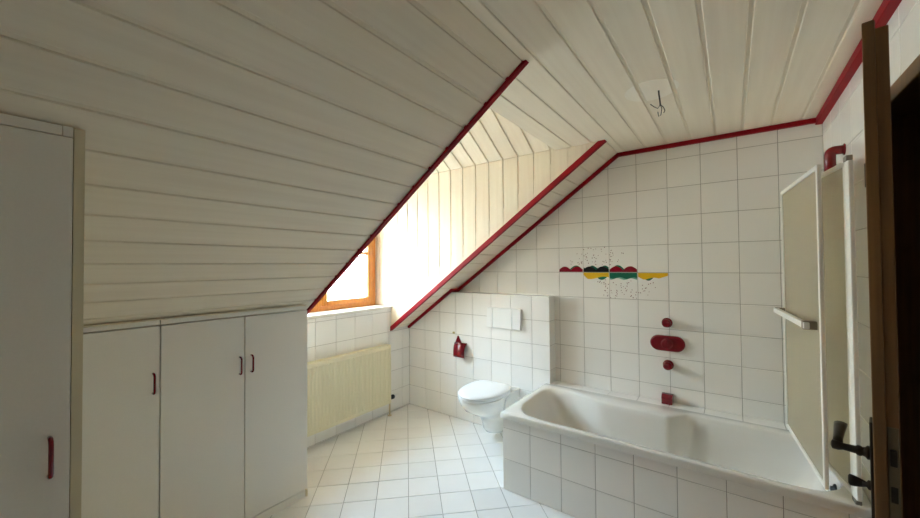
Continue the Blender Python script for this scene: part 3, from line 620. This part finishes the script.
# ------------------------------------------------------------------ toilet, flush plate, paper holder
TCX = 1.128
to = thing('toilet', (TCX, YP, 0.05), 'white wall-hung toilet with closed lid', 'toilet')
def egg(y0, y1, hwid, z, n=56, nose=0.55, back=None, bw=0.0):
    """closed outline: rounded nose towards -y, flat towards the wall"""
    pts = []
    L_ = y0-y1; cyc = y1+L_*nose
    for k in range(n):
        th = 2*math.pi*k/n; c_, s_ = math.cos(th), math.sin(th)
        if s_ < 0:
            pts.append((TCX+hwid*c_, cyc+(cyc-y1)*s_, z))
        else:
            e_ = 0.55
            xx = hwid*math.copysign(abs(c_)**e_, c_); yy = (y0-cyc)*(s_**e_)
            pts.append((TCX+xx, cyc+yy, z))
    return pts
def bowl_ring(y1, hw_b, hw_n, hw_w, z, n=64):
    """outline with flange at the wall, a waist and the bowl"""
    prof = []; m_ = n//2
    for k in range(m_+1):
        t = k/m_; y = YP+(y1-YP)*(1-(1-t)**1.0)
        yy = (YP-y)/(YP-y1)
        if yy < 0.22: w_ = hw_w+(hw_n-hw_w)*(yy/0.22)**1.0*(1)
        elif yy < 0.58: s_ = (yy-0.22)/0.36; w_ = hw_n+(hw_b-hw_n)*(0.5-0.5*math.cos(math.pi*s_))
        else: s_ = (yy-0.58)/0.42; w_ = hw_b*math.sqrt(max(0, 1-s_*s_))
        prof.append((w_, y))
    return [(TCX+w_, y, z) for w_, y in prof]+[(TCX-w_, y, z) for w_, y in prof[-2:0:-1]]+[(TCX-prof[0][0], prof[0][1], z)]
TZt = 0.415
R_ = [bowl_ring(-0.300, 0.055, 0.060, 0.075, 0.062), bowl_ring(-0.335, 0.082, 0.080, 0.092, 0.070), bowl_ring(-0.352, 0.092, 0.086, 0.100, 0.095), bowl_ring(-0.368, 0.096, 0.088, 0.106, 0.15), bowl_ring(-0.392, 0.102, 0.088, 0.120, 0.195),
      bowl_ring(-0.450, 0.118, 0.090, 0.140, 0.235), bowl_ring(-0.530, 0.140, 0.094, 0.158, 0.272), bowl_ring(-0.590, 0.158, 0.104, 0.170, 0.308), bowl_ring(-0.632, 0.172, 0.122, 0.178, 0.350), bowl_ring(-0.650, 0.179, 0.150, 0.179, 0.388), bowl_ring(-0.654, 0.180, 0.166, 0.178, TZt-0.006), bowl_ring(-0.650, 0.177, 0.163, 0.174, TZt)]
obj('bowl', MB().loft(R_), M_cer, to)
obj('seat_ring', MB().loft([egg(-0.205, -0.655, 0.178, TZt+0.002), egg(-0.203, -0.658, 0.182, TZt+0.006), egg(-0.203, -0.658, 0.182, TZt+0.014), egg(-0.206, -0.654, 0.178, TZt+0.018)]), M_plast, to)
obj('lid', MB().loft([egg(-0.198, -0.656, 0.180, TZt+0.020), egg(-0.196, -0.662, 0.185, TZt+0.024), egg(-0.196, -0.662, 0.185, TZt+0.032), egg(-0.202, -0.652, 0.177, TZt+0.039), egg(-0.23, -0.60, 0.14, TZt+0.043), egg(-0.33, -0.50, 0.06, TZt+0.045)]), M_plast, to)
for sx in (-1, 1):
    obj('hinge', MB().tube([(TCX+sx*0.062, -0.186, TZt+0.020), (TCX+sx*0.108, -0.186, TZt+0.020)], 0.013).box((TCX+sx*0.085-0.012, -0.198, TZt-0.001), (TCX+sx*0.085+0.012, -0.172, TZt+0.014), 0.003), M_plast, to)
    obj('bumper', MB().lathe((TCX+sx*0.168, YP-0.010, 0.33), (sx, 0, 0), [(0, 0.010), (0.016, 0.010), (0.018, 0.006)]), M_plast, to)

fp = thing('flush_plate', (1.165, YP, 0.907), 'white rectangular flush plate above the toilet', 'flush plate')
FXa, FXb, FZa, FZb = 0.990, 1.330, 0.907, 1.090
obj('base_plate', MB().box((FXa, YP-0.015, FZa), (FXb, YP, FZb), 0.005), M_plast, fp)
for x0, x1 in ((FXa+0.003, FXa+0.060), (FXa+0.066, FXb-0.084), (FXb-0.078, FXb-0.003)):
    obj('button', MB().poly([(x0, YP-0.014, FZa+0.004), (x1, YP-0.014, FZa+0.004), (x1, YP-0.014, FZb-0.004), (x0, YP-0.014, FZb-0.004), (x0, YP-0.030, FZa+0.008), (x1, YP-0.030, FZa+0.008), (x1, YP-0.022, FZb-0.006), (x0, YP-0.022, FZb-0.006)],
        [[0, 1, 2, 3], [4, 5, 6, 7], [0, 1, 5, 4], [1, 2, 6, 5], [2, 3, 7, 6], [3, 0, 4, 7]]), M_plast, fp)

ph = thing('toilet_paper_holder', (0.67, YP, 0.60), 'dark red toilet paper holder with curved cover, empty', 'paper holder')
obj('mounting_plate', MB().prism([(0.614, YP, 0.665), (0.712, YP, 0.665), (0.700, YP, 0.712), (0.658, YP, 0.793), (0.648, YP, 0.793), (0.614, YP, 0.712)], (0, -0.006, 0)), M_redp, ph)
pr_ = [(0.002, 0.730), (0.012, 0.727), (0.026, 0.717), (0.040, 0.701), (0.050, 0.682), (0.056, 0.660), (0.058, 0.638), (0.056, 0.617), (0.050, 0.601)]
mb = MB()
def hx_(d): return (0.612+0.022*d/0.06, 0.756+0.004*d/0.06)
vs_ = [(hx_(d)[0], YP-d, z) for d, z in pr_]+[(hx_(d)[1], YP-d, z) for d, z in pr_]
in_ = [(x, y+0.004, z-0.003) for x, y, z in vs_]
n_ = len(pr_)
fs_ = []
for i in range(n_-1): fs_ += [[i, i+1, n_+i+1, n_+i], [2*n_+i, 2*n_+i+1, 3*n_+i+1, 3*n_+i], [i, i+1, 2*n_+i+1, 2*n_+i], [n_+i, n_+i+1, 3*n_+i+1, 3*n_+i]]
fs_ += [[0, n_, 3*n_, 2*n_], [n_-1, 2*n_-1, 4*n_-1, 3*n_-1]]
mb.poly(vs_+in_, fs_, smooth=True); obj('cover', mb, M_redp, ph)
obj('roll_bar', MB().tube([(0.655, YP-0.004, 0.672), (0.655, YP-0.030, 0.665), (0.662, YP-0.034, 0.662), (0.735, YP-0.034, 0.662)], 0.006, 10), M_redp, ph)
hk = tag(obj('wall_hook', MB().box((0.588, YP-0.006, 0.806), (0.612, YP, 0.826), 0.003).tube([(0.60, YP-0.004, 0.814), (0.60, YP-0.016, 0.812), (0.60, YP-0.020, 0.820)], 0.003, 8), M_brass), 'tiny beige hook above the paper holder', 'hook')

# ------------------------------------------------------------------ radiator
RX0, RX1, RY0, RY1, RZ0, RZ1 = 0.032, 0.105, -0.475, -1.475, 0.142, 0.702
ra = thing('radiator', (0.05, (RY0+RY1)/2, RZ0), 'cream ribbed panel radiator under the window', 'radiator')
pts = []; ny = 30; pitch = (abs(RY1-RY0)-0.03)/ny
prof = [(RY0-0.0, RX1-0.004), (RY0-0.012, RX1)]
for k in range(ny):
    y = RY0-0.015-k*pitch
    prof += [(y-pitch*0.10, RX1), (y-pitch*0.30, RX1-0.007), (y-pitch*0.60, RX1-0.007), (y-pitch*0.80, RX1)]
prof += [(RY1+0.012, RX1), (RY1, RX1-0.004)]
mb = MB(); zz = [(RZ0+0.0, 0), (RZ0+0.024, 0), (RZ0+0.034, 1), (RZ1-0.040, 1), (RZ1-0.030, 0), (RZ1-0.004, 0)]
n_ = len(prof); vs_ = []
for z, a_ in zz:
    for y, x in prof: vs_.append(((x if a_ else (RX1 if x < RX1-0.005 else x)), y, z))
fs_ = [[r_*n_+i, r_*n_+i+1, (r_+1)*n_+i+1, (r_+1)*n_+i] for r_ in range(len(zz)-1) for i in range(n_-1)]
mb.poly(vs_, fs_); mb.box((RX1-0.030, RY1+0.002, RZ0), (RX1-0.009, RY0-0.002, RZ1-0.004))
obj('front_panel', mb, M_rad, ra)
obj('rear_panel', MB().box((RX0, RY1+0.01, RZ0), (RX0+0.02, RY0-0.01, RZ1-0.006), 0.003), M_rad, ra)
for y in (RY0, RY1): obj('side_cover', MB().box((RX0, y-0.0015 if y == RY0 else y, RZ0+0.01), (RX1-0.004, y if y == RY0 else y+0.0015, RZ1), 0.001), M_rad, ra)
mb = MB().box((RX0, RY1, RZ1-0.006), (RX0+0.012, RY0, RZ1)).box((RX1-0.016, RY1, RZ1-0.006), (RX1-0.004, RY0, RZ1))
for k in range(46): y = RY0-0.012-k*0.0213; mb.box((RX0+0.01, y-0.004, RZ1-0.005), (RX1-0.014, y, RZ1-0.001))
obj('top_grille', mb, M_rad, ra)
for y in (-0.62, -1.33): obj('wall_bracket', MB().box((0.0, y-0.02, 0.25), (RX0+0.004, y+0.02, 0.60), 0.003), M_rad, ra)
obj('supply_pipe', MB().tube([(0.055, RY0+0.022, 0.0), (0.055, RY0+0.022, 0.115), (0.055, RY0+0.020, 0.150), (0.055, RY0+0.012, 0.170), (0.055, RY0-0.02, 0.172)], 0.008, 10).lathe((0.055, RY0+0.022, 0), (0, 0, 1), [(0, 0.020), (0.006, 0.019), (0.010, 0.012)]), M_copper, ra)
vl = obj('valve', MB().lathe((0.055, RY0+0.010, 0.172), (0, 1, 0), [(0, 0.013), (0.024, 0.013), (0.026, 0.020), (0.060, 0.022), (0.066, 0.018), (0.070, 0.004)]), M_black, ra)
obj('valve_cap', MB().lathe((0.055, RY0+0.080, 0.172), (0, 1, 0), [(0, 0.014), (0.028, 0.015), (0.034, 0.010)]), M_plast, vl)

# ------------------------------------------------------------------ cabinets
def handle(par, x, y, z0, z1):
    return obj('handle', MB().tube([(x-0.001, y, z0+0.006), (x+0.014, y, z0+0.006), (x+0.022, y, z0+0.010), (x+0.026, y, z0+0.018), (x+0.026, y, z1-0.018), (x+0.022, y, z1-0.010), (x+0.014, y, z1-0.006), (x-0.001, y, z1-0.006)], 0.0048, 10), M_redp, par)
XF = 0.574
def low_cab(ya, yb, divs, handles, label, endpanel):
    c = thing('low_cabinet', (0.28, (ya+yb)/2, 0), label, 'cabinet', group='low cabinets under the slope')
    body = MB().prism([(0.012, ya, 0.05), (XF-0.02, ya, 0.05), (XF-0.02, ya, 1.172), (XF-0.06, ya, 1.172), (0.012, ya, 0.812)], (0, yb-ya, 0))
    obj('body', body, M_lam, c)
    obj('plinth', MB().box((0.10, ya, 0.0), (XF-0.002, yb-(0.014 if endpanel else 0), 0.044), 0.001), M_lam, c)
    if endpanel: obj('foot_cap', MB().box((XF-0.03, yb-0.012, 0.0), (XF+0.0, yb, 0.043), 0.002), M_edge, c)
    for k in range(len(divs)-1):
        d = obj('door', MB().box((XF-0.019, divs[k]+0.0024, 0.050), (XF, divs[k+1]-0.0024, 1.188), 0.0015), M_lam, c)
        for hy in handles:
            if divs[k] < hy < divs[k+1]: handle(d, XF, hy, 0.868, 0.973)
    obj('top_filler', MB().box((XF-0.022, ya+0.001, 1.193), (XF-0.002, yb-(0.012 if endpanel else 0.001), 1.214), 0.002), M_lam, c)
    return c
low_cab(-2.396, -1.635, [-2.396, -2.016, -1.635], [-2.043, -1.982], 'low white two-door cabinet under the slope with paired red handles', True)
low_cab(-3.157, -2.397, [-3.157, -2.776, -2.397], [-2.424], 'low white cabinet with one red handle beside the tall cupboard', False)
tag(obj('trim_9', MB().box((XF-0.010, YN+0.01, 1.2155), (XF+0.004, -1.640, 1.2225), 0.003), M_board), 'thin white strip between low cabinets and sloped boards', 'trim', 'structure')

XTF = 1.430; TYR = -2.779
tc_ = thing('tall_cupboard', (1.1, -3.3, 0), 'tall white cupboard reaching the slope with one red handle', 'cupboard')
obj('side_panel', MB().prism([(0.60, TYR, 0), (XTF, TYR, 0), (XTF, TYR, 1.826), (0.60, TYR, sz(0.60)-0.012)], (0, -0.020, 0)), M_edge, tc_)
obj('body', MB().prism([(0.60, TYR-0.021, 0.0), (XTF-0.03, TYR-0.021, 0.0), (XTF-0.03, TYR-0.021, sz(XTF-0.03)-0.014), (0.60, TYR-0.021, sz(0.60)-0.014)], (0, -1.19, 0)), M_lam, tc_)
yd = TYR-0.0215
for k in range(2):
    d = obj('door', MB().box((XTF-0.020, yd-0.58*(k+1)+0.002, 0.06), (XTF+0.0, yd-0.58*k, 1.800), 0.0015), M_lam, tc_)
    if k == 0: handle(d, XTF-0.001, -2.835, 0.953, 1.057)
obj('plinth', MB().box((XTF-0.06, yd-1.16, 0.0), (XTF-0.028, yd, 0.058)), M_lam, tc_)
obj('top_filler', MB().box((XTF-0.012, yd-1.16, 1.803), (XTF-0.004, yd-0.0195, 1.828), 0.001), M_lam, tc_)
obj('filler_block', MB().box((XTF-0.011, yd-0.018, 1.8025), (XTF-0.003, yd+0.0005, 1.8285), 0.001), M_lam, tc_)

# ------------------------------------------------------------------ ceiling rose and bare lamp cable
wx, wy = 2.511, -0.960
cw = thing('lamp_cable', (wx, wy, ZC), 'bare grey lamp cable hanging from the flat ceiling', 'cable')
obj('sheath', MB().tube([(wx, wy, ZC+0.004), (wx+0.001, wy, ZC-0.02), (wx+0.004, wy+0.004, ZC-0.05), (wx+0.006, wy+0.004, ZC-0.075)], 0.0036, 8), M_cable, cw)
for a_, pts in (('a', [(0, 0, -0.07), (-0.012, 0.002, -0.085), (-0.030, 0.004, -0.070), (-0.044, 0.002, -0.055)]), ('b', [(0, 0, -0.07), (0.006, 0, -0.09), (0.0, 0.01, -0.118), (-0.010, 0.008, -0.122), (-0.012, 0.004, -0.10)]), ('c', [(0, 0, -0.07), (0.012, -0.004, -0.085), (0.020, -0.006, -0.105), (0.014, -0.004, -0.115)])):
    obj('wire', MB().tube([(wx+0.006+x, wy+0.004+y, ZC+z) for x, y, z in pts], 0.0018, 6), M_cable, cw)
ro = thing('ceiling_lamp_mark', (wx-0.03, wy-0.02, ZC), 'faint round mark of an old lamp on the ceiling boards around the cable', 'lamp mark')
lay(ro, 'patch', M_patch, (0, 0, ZC-0.0009), (-1, 0, 0), (0, 1, 0), [(-(wx-0.030)+0.118*math.cos(k*math.pi/24), wy-0.02+0.118*math.sin(k*math.pi/24)) for k in range(48)], CP, 20, -CX-CP*10, -10, 0.021, 0.0012, ch=0.0004)

# ------------------------------------------------------------------ outside the window
dk = obj('ground_terrace', MB().box((-6.0, -6.0, -0.30), (-0.36, 4.0, -0.10)), M_deck); tag(dk, 'grey terrace surface outside the window', 'terrace', 'structure')
fn = thing('garden_fence', (-2.0, -0.2, -0.1), 'sunlit pale wooden board fence outside the window', 'fence')
for z in (0.3, 1.75): obj('rail', MB().box((-2.06, -3.2, z), (-2.02, 2.6, z+0.07)), M_fence, fn)
obj('backing', MB().box((-2.10, -3.2, -0.10), (-2.075, 2.6, 1.98)), M_bark, fn)
bm_ = None
for k in range(48):
    y = -3.1+k*0.118
    if bm_ is None:
        o = obj('board', MB().box((-2.02, y, -0.10), (-2.0, y+0.098, 2.35), 0.003), M_fence, fn, origin=(-2.0, y, -0.1)); bm_ = o.data
    else:
        o = bpy.data.objects.new('board', bm_); COL.objects.link(o); o.parent = fn; o.location = Vector((-2.0, y, -0.1))-ORG[fn]
shade_fence = thing('garden_fence', (-1.3, -2.37, -0.1), 'added unseen board fence that shades the dormer cheek', 'fence')  # unseen side fence, added to keep outdoor light off the dormer cheek
obj('rail', MB().box((-2.0, -2.43, 0.3), (-0.45, -2.39, 0.37)), M_fence, shade_fence); obj('rail', MB().box((-2.0, -2.43, 1.75), (-0.45, -2.39, 1.82)), M_fence, shade_fence)
side_me = None
for k in range(13):
    x = -1.985+k*0.118
    if side_me is None:
        o = obj('board', MB().box((x, -2.39, -0.10), (x+0.112, -2.37, 2.35), 0.003), M_fence, shade_fence, origin=(x, -2.39, -0.1)); side_me = o.data
    else:
        o = bpy.data.objects.new('board', side_me); COL.objects.link(o); o.parent = shade_fence; o.location = Vector((x, -2.39, -0.1))-ORG[shade_fence]
